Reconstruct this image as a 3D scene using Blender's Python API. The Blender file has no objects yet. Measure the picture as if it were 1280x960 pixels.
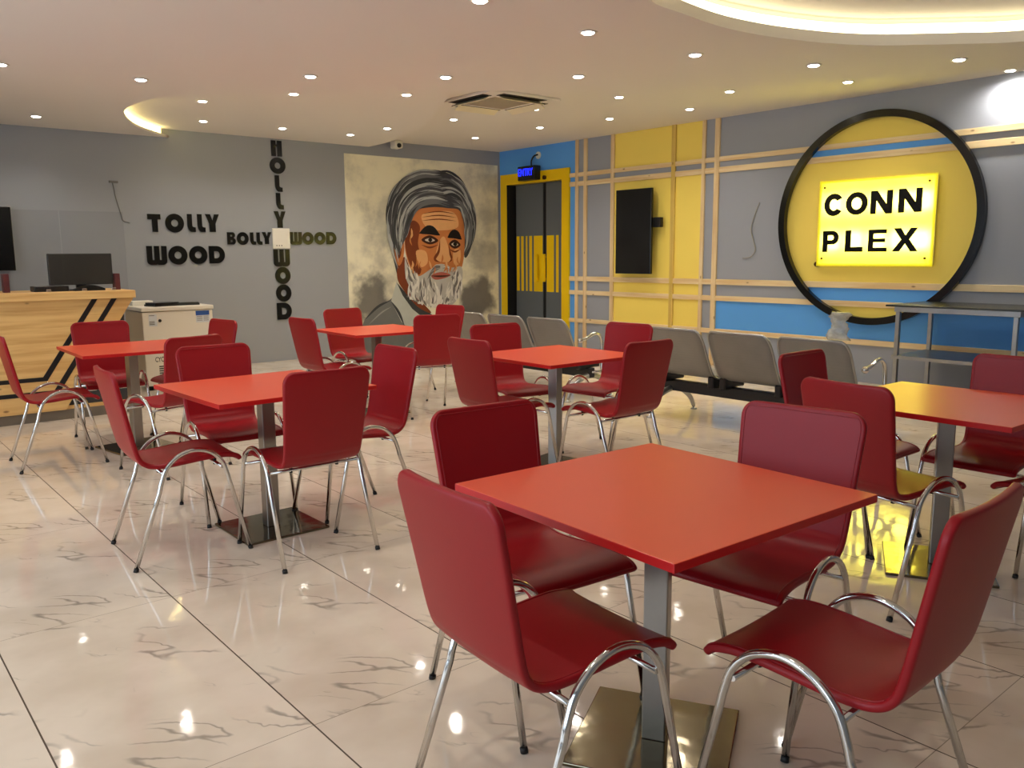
import bpy, bmesh, math, random
from math import sin, cos, pi, radians
from mathutils import Vector, Matrix
random.seed(7)
SC = bpy.context.scene
COL = SC.collection
D = bpy.data

# ------------------------------------------------------------------ materials
def lin(c):
    c = c / 255.0
    return c / 12.92 if c <= 0.04045 else ((c + 0.055) / 1.055) ** 2.4
def rgb(r, g, b): return (lin(r), lin(g), lin(b), 1.0)

class NT:
    def __init__(s, name):
        s.m = D.materials.new(name); s.m.use_nodes = True
        s.t = s.m.node_tree; s.b = s.t.nodes['Principled BSDF']; s.out = s.t.nodes['Material Output']
    def n(s, kind, **kw):
        nd = s.t.nodes.new(kind)
        for k, v in kw.items(): setattr(nd, k, v)
        return nd
    def l(s, a, b): s.t.links.new(a, b)
    def put(s, sock, v):
        if hasattr(v, 'is_linked'): s.l(v, sock)
        else: sock.default_value = v
    def math(s, op, a, b=0.0, c=None, clamp=False):
        nd = s.n('ShaderNodeMath', operation=op, use_clamp=clamp)
        s.put(nd.inputs[0], a); s.put(nd.inputs[1], b)
        if c is not None: s.put(nd.inputs[2], c)
        return nd.outputs[0]
    def mix(s, f, a, b):
        nd = s.n('ShaderNodeMix', data_type='RGBA')
        s.put(nd.inputs[0], f); s.put(nd.inputs[6], a); s.put(nd.inputs[7], b)
        return nd.outputs[2]
    def step(s, x, lo, hi):
        nd = s.n('ShaderNodeMapRange', interpolation_type='SMOOTHSTEP')
        s.put(nd.inputs[0], x); nd.inputs[1].default_value = lo; nd.inputs[2].default_value = hi
        return nd.outputs[0]
    def noise(s, vec, scale, detail=3.0, rough=0.5, out='Fac'):
        nd = s.n('ShaderNodeTexNoise'); s.l(vec, nd.inputs['Vector'])
        nd.inputs['Scale'].default_value = scale; nd.inputs['Detail'].default_value = detail
        nd.inputs['Roughness'].default_value = rough
        return nd.outputs[out]
    def obj(s): return s.n('ShaderNodeTexCoord').outputs['Object']
    def scale(s, vec, x, y, z):
        nd = s.n('ShaderNodeVectorMath', operation='MULTIPLY'); s.l(vec, nd.inputs[0]); nd.inputs[1].default_value = (x, y, z)
        return nd.outputs[0]
    def bump(s, h, strength=0.2, dist=0.002):
        nd = s.n('ShaderNodeBump'); nd.inputs['Strength'].default_value = strength; nd.inputs['Distance'].default_value = dist
        s.l(h, nd.inputs['Height']); s.l(nd.outputs[0], s.b.inputs['Normal'])

def plain(name, col, rough=0.5, metal=0.0, spec=0.5, vary=0.06, vscale=6.0, bump=None, coat=0.0):
    t = NT(name); v = t.obj()
    n = t.noise(v, vscale, 4)
    f = t.math('MULTIPLY_ADD', t.math('SUBTRACT', n, 0.5), vary * 2, 1.0)
    hs = t.n('ShaderNodeVectorMath', operation='SCALE')
    hs.inputs[0].default_value = col[:3]; t.l(f, hs.inputs['Scale'])
    t.l(hs.outputs[0], t.b.inputs['Base Color'])
    t.b.inputs['Roughness'].default_value = rough; t.b.inputs['Metallic'].default_value = metal
    t.b.inputs['Specular IOR Level'].default_value = spec
    t.b.inputs['Coat Weight'].default_value = coat
    if bump: t.bump(t.noise(v, bump[0], 3), bump[1], bump[2])
    return t.m

def emit(name, col, strength):
    t = NT(name); t.b.inputs['Base Color'].default_value = col
    t.b.inputs['Emission Color'].default_value = col; t.b.inputs['Emission Strength'].default_value = strength
    return t.m

def wood(name, axis, light=(232, 204, 150), dark=(206, 166, 108), rough=0.55):
    t = NT(name); v = t.obj()
    st = {'x': (1.2, 22, 22), 'y': (22, 1.2, 22), 'z': (22, 22, 1.2)}[axis]
    g = t.noise(t.scale(v, *st), 1.0, 4, 0.6)
    big = t.noise(v, 1.7, 2)
    c = t.mix(t.step(g, 0.38, 0.68), rgb(*light), rgb(*dark))
    c = t.mix(t.math('MULTIPLY', t.step(big, 0.4, 0.7), 0.35), c, rgb(*dark))
    vo = t.n('ShaderNodeTexVoronoi'); st2 = {'x': (3.2, 7, 7), 'y': (7, 3.2, 7), 'z': (7, 7, 3.2)}[axis]
    t.l(t.scale(v, *st2), vo.inputs['Vector']); vo.inputs['Scale'].default_value = 1.0
    knot = t.math('SUBTRACT', 1.0, t.step(vo.outputs['Distance'], 0.03, 0.10))
    c = t.mix(t.math('MULTIPLY', knot, 0.75), c, rgb(110, 66, 32))
    t.l(c, t.b.inputs['Base Color']); t.b.inputs['Roughness'].default_value = rough
    return t.m

M = {}
M['red_vinyl'] = plain('red_vinyl', rgb(150, 15, 25), 0.40, 0, 0.36, 0.05, 8, (220, 0.12, 0.001))
M['red_piping'] = plain('red_piping', rgb(150, 14, 26), 0.38, 0, 0.5, 0.03, 8)
M['red_laminate_lit'] = plain('red_laminate_lit', rgb(234, 86, 56), 0.30, 0, 0.5, 0.03, 3)  # table red with the sheen of the light mixed into the colour
M['red_laminate_shaded'] = plain('red_laminate_shaded', rgb(196, 22, 24), 0.4, 0, 0.5, 0.03, 3)  # same laminate, darkened for the unlit sides of the tabletop
M['chrome'] = plain('chrome', rgb(214, 212, 208), 0.12, 1.0, 0.5, 0.03, 5)
M['brushed_steel'] = plain('brushed_steel', rgb(158, 154, 148), 0.33, 1.0, 0.5, 0.12, 9)
def wavy():
    t = NT('polished_plate'); v = t.obj()
    t.b.inputs['Base Color'].default_value = rgb(126, 118, 98); t.b.inputs['Metallic'].default_value = 1
    t.b.inputs['Roughness'].default_value = 0.12
    t.bump(t.noise(v, 9, 2), 0.5, 0.004)
    return t.m
M['polished_plate'] = wavy()
M['black_rubber'] = plain('black_rubber', rgb(18, 18, 18), 0.6)
M['black_gloss'] = plain('black_gloss', rgb(12, 12, 13), 0.18)
M['black_acrylic'] = plain('black_acrylic', rgb(12, 12, 12), 0.25, 0, .35)
M['black_metal'] = plain('black_metal', rgb(20, 20, 22), 0.4)
M['wall_grey'] = plain('wall_grey', rgb(154, 157, 162), 0.55, 0, 0.3, 0.03, 1.2, (60, 0.08, 0.002))
M['wall_grey_panel'] = plain('wall_grey_panel', rgb(154, 159, 170), 0.5, 0, 0.3, 0.03, 1.2)
M['wall_blue'] = plain('wall_blue', rgb(94, 166, 244), 0.45, 0, 0.3, 0.04, 1.5)
M['wall_yellow'] = plain('wall_yellow', rgb(248, 222, 108), 0.5, 0, 0.3, 0.05, 1.5)
M['door_yellow'] = plain('door_yellow', rgb(240, 200, 4), 0.35, 0, 0.4, 0.03, 2)
M['door_grey'] = plain('door_grey', rgb(96, 103, 108), 0.4, 0, 0.4, 0.03, 2)
M['door_gap'] = plain('door_gap', rgb(10, 10, 10), 0.8)
M['ceiling_paint'] = plain('ceiling_paint', rgb(230, 224, 216), 0.8, 0, 0.2, 0.02, 0.8)
M['white_plastic'] = plain('white_plastic', rgb(232, 228, 216), 0.35, 0, 0.5, 0.03, 4)
M['freezer_white'] = plain('freezer_white', rgb(226, 218, 202), 0.3, 0, 0.5, 0.03, 2)
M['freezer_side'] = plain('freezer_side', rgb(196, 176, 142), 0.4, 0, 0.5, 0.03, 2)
M['label_blue'] = plain('label_blue', rgb(40, 80, 150), 0.5)
M['label_pale'] = plain('label_pale', rgb(205, 208, 210), 0.5)
M['label_grey'] = plain('label_grey', rgb(120, 112, 104), 0.5)
M['dark_panel'] = plain('dark_panel', rgb(52, 52, 52), 0.5)
M['plinth_grey'] = plain('plinth_grey', rgb(112, 100, 84), 0.5)
M['counter_wood'] = wood('counter_wood', 'x', (228, 188, 120), (208, 160, 94))
M['pine_h'] = wood('pine_along_wall', 'y', (238, 216, 172), (222, 190, 138))
M['pine_v'] = wood('pine_upright', 'z', (234, 210, 164), (216, 182, 130))
M['pine_painted'] = wood('pine_yellow_washed', 'z', (226, 196, 104), (206, 172, 84))
M['steel_dull'] = plain('steel_dull', rgb(172, 172, 172), 0.38, 1.0, 0.5, 0.12, 14)
M['board_dark'] = plain('board_dark', rgb(46, 50, 46), 0.25, 0, 0.5, 0.1, 5)
M['cable_grey'] = plain('cable_grey', rgb(118, 116, 112), 0.6)
M['cable_pale'] = plain('cable_pale', rgb(150, 148, 140), 0.6)
M['red_brown'] = plain('red_brown', rgb(96, 40, 42), 0.5)
M['brass'] = plain('brass', rgb(96, 60, 34), 0.35, 0.8)
M['grille_grey'] = plain('grille_grey', rgb(176, 164, 146), 0.6)
M['vent_dark'] = plain('vent_dark', rgb(44, 36, 28), 0.7)
M['flap_cream'] = plain('flap_cream', rgb(234, 222, 186), 0.5)
M['lens_glow'] = emit('lamp_lens_glow', (1.0, 0.93, 0.80, 1), 22)
M['led_warm'] = emit('led_strip_warm', (1.0, 0.84, 0.36, 1), 7)
M['led_white'] = emit('led_strip_white', (1.0, 0.90, 0.58, 1), 3.6)
M['led_blue'] = emit('led_blue', (0.01, 0.02, 1.0, 1), 2.2)
M['sign_led'] = emit('sign_led_module', (1.0, 0.97, 0.72, 1), 60)

def perforated():
    t = NT('perforated_grey_steel'); v = t.obj()
    vo = t.n('ShaderNodeTexVoronoi'); t.l(v, vo.inputs['Vector']); vo.inputs['Scale'].default_value = 90
    vo.inputs['Randomness'].default_value = 0.0
    h = t.step(vo.outputs['Distance'], 0.25, 0.35)
    n = t.noise(v, 5, 3)
    c = t.mix(n, rgb(124, 122, 118), rgb(146, 142, 136))
    c = t.mix(t.math('MULTIPLY', t.math('SUBTRACT', 1.0, h), 0.10), c, rgb(60, 60, 60))
    t.l(c, t.b.inputs['Base Color']); t.b.inputs['Metallic'].default_value = 0.3; t.b.inputs['Roughness'].default_value = 0.42
    return t.m
M['perforated'] = perforated()

def floor_mat():
    t = NT('marble_tile_floor')
    p = t.n('ShaderNodeNewGeometry').outputs['Position']
    sp = t.n('ShaderNodeSeparateXYZ'); t.l(p, sp.inputs[0])
    PX, PY = 0.6573, 1.3045
    fx = t.math('FRACT', t.math('DIVIDE', t.math('SUBTRACT', sp.outputs[0], 0.4115 - 20 * PX), PX))
    fy = t.math('FRACT', t.math('DIVIDE', t.math('SUBTRACT', sp.outputs[1], 0.9345 - 20 * PY), PY))
    dx = t.math('MULTIPLY', t.math('MINIMUM', fx, t.math('SUBTRACT', 1.0, fx)), PX)
    dy = t.math('MULTIPLY', t.math('MINIMUM', fy, t.math('SUBTRACT', 1.0, fy)), PY)
    gl = t.math('LESS_THAN', dx, 0.0026); gc = t.math('LESS_THAN', dy, 0.0015)
    cb = t.n('ShaderNodeCombineXYZ'); t.l(t.math('MULTIPLY', fx, PX), cb.inputs[0]); t.l(t.math('MULTIPLY', fy, PY), cb.inputs[1])
    cb.inputs[2].default_value = 3.7
    loc = cb.outputs[0]
    wn = t.noise(loc, 3.2, 4, 0.6, 'Color')
    w = t.n('ShaderNodeVectorMath', operation='MULTIPLY_ADD'); t.l(wn, w.inputs[0]); w.inputs[1].default_value = (0.16, 0.16, 0); t.l(loc, w.inputs[2])
    rot = t.n('ShaderNodeVectorRotate', rotation_type='Z_AXIS'); t.l(w.outputs[0], rot.inputs['Vector']); rot.inputs['Angle'].default_value = 0.85
    st = t.scale(rot.outputs[0], 0.9, 3.0, 1)
    n1 = t.noise(st, 1.5, 2, 0.45)
    v1 = t.math('SUBTRACT', 1.0, t.step(t.math('ABSOLUTE', t.math('SUBTRACT', n1, 0.5)), 0.0, 0.014))
    mk = t.step(t.noise(loc, 3.0, 2), 0.49, 0.62)
    n2 = t.noise(st, 3.4, 3, 0.5)
    v2 = t.math('SUBTRACT', 1.0, t.step(t.math('ABSOLUTE', t.math('SUBTRACT', n2, 0.52)), 0.0, 0.012))
    mk2 = t.step(t.noise(loc, 5.5, 2), 0.58, 0.68)
    vein = t.math('MAXIMUM', t.math('MULTIPLY', v1, mk), t.math('MULTIPLY', t.math('MULTIPLY', v2, mk2), 0.55))
    cloud = t.noise(loc, 2.4, 4)
    c = t.mix(t.step(cloud, 0.3, 0.75), rgb(228, 214, 196), rgb(208, 192, 172))
    c = t.mix(t.math('MULTIPLY', vein, 0.6), c, rgb(104, 96, 88))
    c = t.mix(t.math('MULTIPLY', gc, 0.75), c, rgb(98, 78, 56))
    c = t.mix(gl, c, rgb(72, 54, 34))
    t.l(c, t.b.inputs['Base Color'])
    g = t.math('MAXIMUM', gl, gc)
    t.l(t.math('MULTIPLY_ADD', g, 0.5, 0.055), t.b.inputs['Roughness'])
    t.b.inputs['Specular IOR Level'].default_value = 0.55
    t.bump(t.noise(p, 7, 2), 0.035, 0.02)
    return t.m
M['floor'] = floor_mat()

def glass():
    t = NT('clear_screen'); t.b.inputs['Base Color'].default_value = (0.02, 0.02, 0.02, 1)
    t.b.inputs['Roughness'].default_value = 0.02; t.b.inputs['Alpha'].default_value = 0.05
    return t.m
M['glass'] = glass()
def bagm():
    t = NT('thin_plastic_bag'); v = t.obj()
    t.b.inputs['Base Color'].default_value = rgb(214, 210, 192); t.b.inputs['Roughness'].default_value = 0.25
    a = t.math('MULTIPLY_ADD', t.step(t.noise(v, 14, 3), 0.35, 0.7), 0.35, 0.45)
    t.l(a, t.b.inputs['Alpha']); t.bump(t.noise(v, 25, 3), 0.6, 0.01)
    return t.m
M['bag'] = bagm()
def acrylic():
    t = NT('backlit_yellow_acrylic')
    tr = t.n('ShaderNodeBsdfTranslucent'); tr.inputs[0].default_value = (1.0, 0.96, 0.42, 1)
    gl = t.n('ShaderNodeBsdfGlossy'); gl.inputs['Roughness'].default_value = 0.05
    em = t.n('ShaderNodeEmission'); em.inputs[0].default_value = (1.0, 0.88, 0.0, 1); em.inputs[1].default_value = 0.2
    m1 = t.n('ShaderNodeMixShader'); m1.inputs[0].default_value = 0.04; t.l(tr.outputs[0], m1.inputs[1]); t.l(gl.outputs[0], m1.inputs[2])
    ad = t.n('ShaderNodeAddShader'); t.l(m1.outputs[0], ad.inputs[0]); t.l(em.outputs[0], ad.inputs[1])
    t.l(ad.outputs[0], t.out.inputs['Surface'])
    return t.m
M['acrylic'] = acrylic()
def mural_bg():
    t = NT('mural_cream_wash'); v = t.obj()
    n = t.noise(t.scale(v, 1, 1, 1.0), 1.6, 5, 0.6)
    c = t.mix(t.step(n, 0.42, 0.72), rgb(242, 236, 208), rgb(186, 182, 166))
    sp = t.n('ShaderNodeSeparateXYZ'); t.l(v, sp.inputs[0])
    def blob(cx, cz, rx, rz):
        a = t.math('DIVIDE', t.math('SUBTRACT', sp.outputs[0], cx), rx); b = t.math('DIVIDE', t.math('SUBTRACT', sp.outputs[2], cz), rz)
        d = t.math('SQRT', t.math('ADD', t.math('MULTIPLY', a, a), t.math('MULTIPLY', b, b)))
        d = t.math('ADD', d, t.math('MULTIPLY', t.math('SUBTRACT', t.noise(v, 4, 4), 0.5), 1.3))
        return t.math('SUBTRACT', 1.0, t.step(d, 0.55, 1.05))
    c = t.mix(t.math('MULTIPLY', blob(6.5, 0.75, 0.36, 0.55), 0.85), c, rgb(78, 76, 80))
    c = t.mix(t.math('MULTIPLY', blob(8.45, 0.72, 0.42, 0.45), 0.85), c, rgb(84, 80, 84))
    c = t.mix(t.math('MULTIPLY', blob(8.6, 1.4, 0.4, 0.3), 0.5), c, rgb(130, 128, 126))
    c = t.mix(t.math('MULTIPLY', blob(6.75, 1.9, 0.22, 0.55), 0.4), c, rgb(150, 152, 146))
    t.l(c, t.b.inputs['Base Color']); t.b.inputs['Roughness'].default_value = 0.5
    return t.m
M['mural_bg'] = mural_bg()

# ------------------------------------------------------------------ mesh helpers
def V(*a): return Vector(a)
def box(bm, x0, x1, y0, y1, z0, z1, bevel=0.0, seg=2, mi=0):
    if x0 > x1: x0, x1 = x1, x0
    if y0 > y1: y0, y1 = y1, y0
    if z0 > z1: z0, z1 = z1, z0
    vs = [bm.verts.new((x, y, z)) for z in (z0, z1) for y in (y0, y1) for x in (x0, x1)]
    fs = [bm.faces.new([vs[i] for i in f]) for f in ((0, 2, 3, 1), (4, 5, 7, 6), (0, 1, 5, 4), (2, 6, 7, 3), (0, 4, 6, 2), (1, 3, 7, 5))]
    for f in fs: f.material_index = mi
    if bevel > 0:
        es = list({e for f in fs for e in f.edges})
        r = bmesh.ops.bevel(bm, geom=es, offset=bevel, segments=seg, affect='EDGES', profile=0.5)
        for f in r['faces']: f.material_index = mi
    return fs
def catmull(pts, n=8, closed=False):
    P = [Vector(p) for p in pts]; out = []; N = len(P)
    for i in range(N if closed else N - 1):
        p0 = P[(i - 1) % N] if closed or i > 0 else P[0] * 2 - P[1]
        p1, p2 = P[i], P[(i + 1) % N]
        p3 = P[(i + 2) % N] if closed or i + 2 < N else P[-1] * 2 - P[-2]
        for k in range(n):
            t = k / n
            out.append(0.5 * ((2 * p1) + (-p0 + p2) * t + (2 * p0 - 5 * p1 + 4 * p2 - p3) * t * t + (-p0 + 3 * p1 - 3 * p2 + p3) * t ** 3))
    if not closed: out.append(P[-1])
    return out
def tube(bm, pts, r, seg=10, closed=False, caps=True, mi=0):
    P = [Vector(p) for p in pts]; N = len(P)
    T = []
    for i in range(N):
        a = P[(i - 1) % N] if closed or i > 0 else P[i]
        b = P[(i + 1) % N] if closed or i < N - 1 else P[i]
        T.append((b - a).normalized())
    up = V(0, 0, 1) if abs(T[0].z) < 0.9 else V(1, 0, 0)
    nrm = (up - T[0] * up.dot(T[0])).normalized()
    rings = []
    for i in range(N):
        nrm = (nrm - T[i] * nrm.dot(T[i])).normalized(); bn = T[i].cross(nrm)
        rr = r[i] if isinstance(r, (list, tuple)) else r
        rings.append([bm.verts.new(P[i] + (nrm * cos(2 * pi * k / seg) + bn * sin(2 * pi * k / seg)) * rr) for k in range(seg)])
    for i in range(N if closed else N - 1):
        A, B = rings[i], rings[(i + 1) % N]
        for k in range(seg):
            f = bm.faces.new((A[k], A[(k + 1) % seg], B[(k + 1) % seg], B[k])); f.smooth = True; f.material_index = mi
    if caps and not closed:
        bm.faces.new(list(reversed(rings[0]))).material_index = mi; bm.faces.new(rings[-1]).material_index = mi
def cyl(bm, c, axis, r, h, seg=24, r2=None, mi=0):
    a = Vector(axis).normalized()
    tube(bm, [Vector(c), Vector(c) + a * h], [r, r if r2 is None else r2], seg, mi=mi)
def lathe(bm, c, prof, seg=28, mi=0):
    rings = [[bm.verts.new((c[0] + r * cos(2 * pi * k / seg), c[1] + r * sin(2 * pi * k / seg), c[2] + z)) for k in range(seg)] for r, z in prof]
    for A, B in zip(rings, rings[1:]):
        for k in range(seg):
            f = bm.faces.new((A[k], A[(k + 1) % seg], B[(k + 1) % seg], B[k])); f.smooth = True; f.material_index = mi
    bm.faces.new(rings[0]); bm.faces.new(rings[-1])
def curve2d(loops, depth, name='c'):
    """filled outline with holes, thickness 'depth' (0..depth along local z) -> mesh"""
    cu = D.curves.new(name, 'CURVE'); cu.dimensions = '2D'; cu.fill_mode = 'BOTH'; cu.extrude = depth / 2
    for L in loops:
        s = cu.splines.new('POLY'); s.points.add(len(L) - 1); s.use_cyclic_u = True
        for p, q in zip(s.points, L): p.co = (q[0], q[1], 0, 1)
    o = D.objects.new(name, cu); COL.objects.link(o)
    dg = bpy.context.evaluated_depsgraph_get(); dg.update()
    me = D.meshes.new_from_object(o.evaluated_get(dg)); D.objects.remove(o); D.curves.remove(cu)
    me.transform(Matrix.Translation((0, 0, depth / 2)))
    me.materials.clear()
    return me
def text_mesh(body, size, depth):
    cu = D.curves.new('t', 'FONT'); cu.body = body; cu.size = size; cu.extrude = depth / 2; cu.align_x = 'CENTER'; cu.align_y = 'CENTER'; cu.offset = size * 0.012
    o = D.objects.new('t', cu); COL.objects.link(o)
    dg = bpy.context.evaluated_depsgraph_get(); dg.update()
    me = D.meshes.new_from_object(o.evaluated_get(dg)); D.objects.remove(o); D.curves.remove(cu)
    me.transform(Matrix.Translation((0, 0, depth / 2))); me.materials.clear()
    return me

def base_of(o):
    L = V(0, 0, 0)
    while o is not None: L += o.location; o = o.parent
    return L
def link_mesh(name, me, mat, parent=None):
    for m in (mat if isinstance(mat, (list, tuple)) else [mat]): me.materials.append(m)
    o = D.objects.new(name, me); COL.objects.link(o)
    if parent is not None:
        me.transform(Matrix.Translation(-base_of(parent))); o.parent = parent
    return o
def obj(name, bm, mat, parent=None, smooth=None):
    bmesh.ops.recalc_face_normals(bm, faces=bm.faces)
    me = D.meshes.new(name); bm.to_mesh(me); bm.free()
    if smooth is not None:
        for p in me.polygons: p.use_smooth = smooth
    return link_mesh(name, me, mat, parent)
def tag(o, label, cat, group=None):
    o['label'] = label; o['category'] = cat
    if group: o['group'] = group
    return o
def thing(name, label, cat, loc=(0, 0, 0), group=None):
    o = D.objects.new(name, None); COL.objects.link(o); o.location = loc; o.empty_display_size = 0.1
    return tag(o, label, cat, group)
def struct(o): o['kind'] = 'structure'; return o
def copy_tree(root, loc, rz, label, group=None):
    r = root.copy(); COL.objects.link(r); r.location = loc; r.rotation_euler = (0, 0, rz); r['label'] = label
    if group: r['group'] = group
    for ch in list(root.children):
        c = ch.copy(); COL.objects.link(c); c.parent = r
        for g in ch.children:
            d = g.copy(); COL.objects.link(d); d.parent = c
    return r
B = bmesh.new

# ------------------------------------------------------------------ camera
H = 1.4318; F = 1048.13
R_ = V(0.76555991, -0.64332643, -0.00700839); U_ = V(0.10304593, 0.11185763, 0.98836704); W_ = V(0.6350587, 0.75737637, -0.15192589)
cam = D.cameras.new('camera'); cam.sensor_width = 36; cam.lens = F / 1280 * 36; cam.clip_start = 0.05
co = D.objects.new('camera', cam); COL.objects.link(co)
co.matrix_world = Matrix(((R_.x, U_.x, -W_.x, 0), (R_.y, U_.y, -W_.y, 0), (R_.z, U_.z, -W_.z, H), (0, 0, 0, 1)))
SC.camera = co

# ------------------------------------------------------------------ room shell
XL, XR, YF, YB, ZC = -2.6, 8.95, -2.0, 10.95, 3.10
bm = B(); box(bm, XL - .2, XR + .3, YF - .2, YB + .2, -0.12, 0); struct(obj('floor', bm, M['floor']))
bm = B(); box(bm, XL - .2, XR + .3, YB, YB + .2, 0, 3.3); struct(obj('wall_back', bm, M['wall_grey']))
bm = B(); box(bm, XL - .2, XR + .3, YF - .2, YF, 0, 3.3); struct(obj('wall_front', bm, M['wall_grey']))
WIN = ((-0.9, 0.8), (1.6, 4.4), (4.8, 7.2))  # unseen openings, added so that daylight enters from the left
bm = B(); box(bm, XL - .2, XL, YF, YB, 0, .12); box(bm, XL - .2, XL, YF, YB, 2.55, 3.3)
for y0, y1 in ((YF, -0.9), (0.8, 1.6), (4.4, 4.8), (7.2, YB)): box(bm, XL - .2, XL, y0, y1, .12, 2.55)
struct(obj('wall_left', bm, M['wall_grey']))
for i, (y0, y1) in enumerate(WIN):
    bm = B()
    for a, b_, c_, d in ((y0, y1, .12, .19), (y0, y1, 2.48, 2.55), (y0, y0 + .06, .19, 2.48), (y1 - .06, y1, .19, 2.48), ((y0 + y1) / 2 - .03, (y0 + y1) / 2 + .03, .19, 2.48)):
        box(bm, XL - .14, XL - .06, a, b_, c_, d)
    struct(obj('window_%d' % (i + 1), bm, M['black_metal']))
# right wall: painted panels meeting at the battens, with the door opening
DY0, DY1, DZ = 9.44, 10.74, 2.555
ys = [YF, 6.585, 6.658, 6.80, 6.853, 7.28, 7.345, 8.375, 8.437, 8.914, 8.98, 9.096, 9.155, DY0, DY1, YB]
zs = [0, .417, .478, .836, .90, 1.04, 1.11, 2.434, 2.503, DZ, 2.63, 3.3]
def panel_col(y, z):
    if y > 9.1: return 1
    if y > 8.4: return 0
    if y > 6.83: return 0 if (2.47 < z < 2.6) else 2
    if y > 6.6: return 0
    return 1 if .45 < z < .87 else 0
bm = B()
for i in range(len(ys) - 1):
    for k in range(len(zs) - 1):
        y0, y1, z0, z1 = ys[i], ys[i + 1], zs[k], zs[k + 1]
        if y0 >= DY0 - 1e-6 and y1 <= DY1 + 1e-6 and z1 <= DZ + 1e-6: continue
        mi = panel_col((y0 + y1) / 2, (z0 + z1) / 2)
        f = bm.faces.new([bm.verts.new(p) for p in ((XR, y0, z0), (XR, y1, z0), (XR, y1, z1), (XR, y0, z1))]); f.material_index = mi
        g = bm.faces.new([bm.verts.new(p) for p in ((XR + .2, y0, z0), (XR + .2, y0, z1), (XR + .2, y1, z1), (XR + .2, y1, z0))])
bmesh.ops.remove_doubles(bm, verts=bm.verts, dist=1e-5)
bed = [e for e in bm.edges if len(e.link_faces) == 1]
for e in bed:
    pass
wall_right = obj('wall_right', bm, [M['wall_grey_panel'], M['wall_blue'], M['wall_yellow']]); struct(wall_right)
# painted disc behind the sign (yellow with two blue bands), a 3 mm board on the wall
CY, CZ, CR = 4.535, 1.785, 1.085
zb = [CZ - CR, .836, 1.11, 2.434, 2.63, CZ + CR]
bm = B(); N = 160
def chord(z): return math.sqrt(max(CR * CR - (z - CZ) ** 2, 0))
for k in range(5):
    col = 1 if k in (1, 3) else 0
    if k == 1: z0, z1 = .836, 1.11
    else: z0, z1 = zb[k], zb[k + 1]
    st = 40; prev = None
    for s in range(st + 1):
        z = z0 + (z1 - z0) * (0.5 - 0.5 * cos(pi * s / st)); c_ = chord(z)
        cur = (bm.verts.new((XR - .004, CY - c_, z)), bm.verts.new((XR - .004, CY + c_, z)))
        if prev: f = bm.faces.new((prev[0], prev[1], cur[1], cur[0])); f.material_index = col
        prev = cur
bmesh.ops.remove_doubles(bm, verts=bm.verts, dist=1e-5)
r = bmesh.ops.extrude_face_region(bm, geom=list(bm.faces))
bmesh.ops.translate(bm, vec=(.004, 0, 0), verts=[v for v in r['geom'] if isinstance(v, bmesh.types.BMVert)])
obj('painted_disc', bm, [M['wall_yellow'], M['wall_blue']], wall_right)

# battens
tn = 0
def batten(y0, y1, z0, z1, mat, d=.022):
    global tn; tn += 1
    bm = B(); box(bm, XR - d, XR, y0, y1, z0, z1, 0.002, 1); struct(obj('trim_%d' % tn, bm, mat))
for z0, z1 in ((.417, .478), (.836, .90), (1.04, 1.11), (2.434, 2.503), (2.57, 2.63)):
    batten(YF, 9.28, z0, z1, M['pine_h'])
for y0, y1, m in ((9.096, 9.155, 'pine_v'), (8.914, 8.98, 'pine_v'), (8.375, 8.437, 'pine_v'), (7.28, 7.345, 'pine_painted'), (6.80, 6.853, 'pine_v'), (6.585, 6.658, 'pine_v')):
    batten(y0, y1, 0, ZC, M[m], .026)

# door
door = thing('door_1', 'x', 'door', (XR, (DY0 + DY1) / 2, 0)); struct(door); del door['label']; del door['category']
bm = B()
box(bm, XR - .03, XR + .10, DY1 - .0, 10.90, 0, 2.72); box(bm, XR - .03, XR + .10, 9.28, DY0, 0, 2.72); box(bm, XR - .03, XR + .10, DY0, DY1, DZ, 2.72)
obj('door_frame', bm, M['door_yellow'], door)
bm = B(); box(bm, XR - .028, XR + .16, DY1 - .004, DY1, 0, DZ); box(bm, XR + .155, XR + .2, DY0, DY1, 0, DZ); obj('door_recess', bm, M['door_gap'], door)
def ymap(p): return 10.66 - (p - 18) / (512 - 18) * (10.66 - 9.45)
for a, b_, stripes, hx in ((18, 283, ((22, 50), (68, 92), (115, 130), (150, 177), (195, 281)), 233), (314, 514, ((320, 388), (408, 432), (457, 480), (498, 514)), 306)):
    bm = B(); x0 = XR + .105
    box(bm, x0, x0 + .045, ymap(b_), ymap(a), 0.01, DZ - .01, mi=0)
    for s0, s1 in stripes: box(bm, x0 - .002, x0, ymap(s1), ymap(s0), .85, 1.735, mi=1)
    lf = obj('door_leaf', bm, [M['door_grey'], M['door_yellow']], door)
    bm = B(); yy = ymap(hx + 1)
    box(bm, x0 - .06, x0 - .025, yy - .035, yy + .035, 1.01, 1.445, .004)
    for z in (1.05, 1.40): box(bm, x0 - .03, x0 - .002, yy - .015, yy + .015, z - .015, z + .015)
    obj('door_handle', bm, M['door_yellow'], lf)
bm = B(); box(bm, XR + .11, XR + .15, ymap(311), ymap(286), 0.01, DZ - .01); obj('door_gap_strip', bm, M['door_gap'], door)  # black strip standing in for the dark gap between the leaves
bm = B(); cyl(bm, (XR - .03, 9.81, 2.61), (-1, 0, 0), .032, .03, 20); obj('frame_knob', bm, M['brass'], door)

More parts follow.
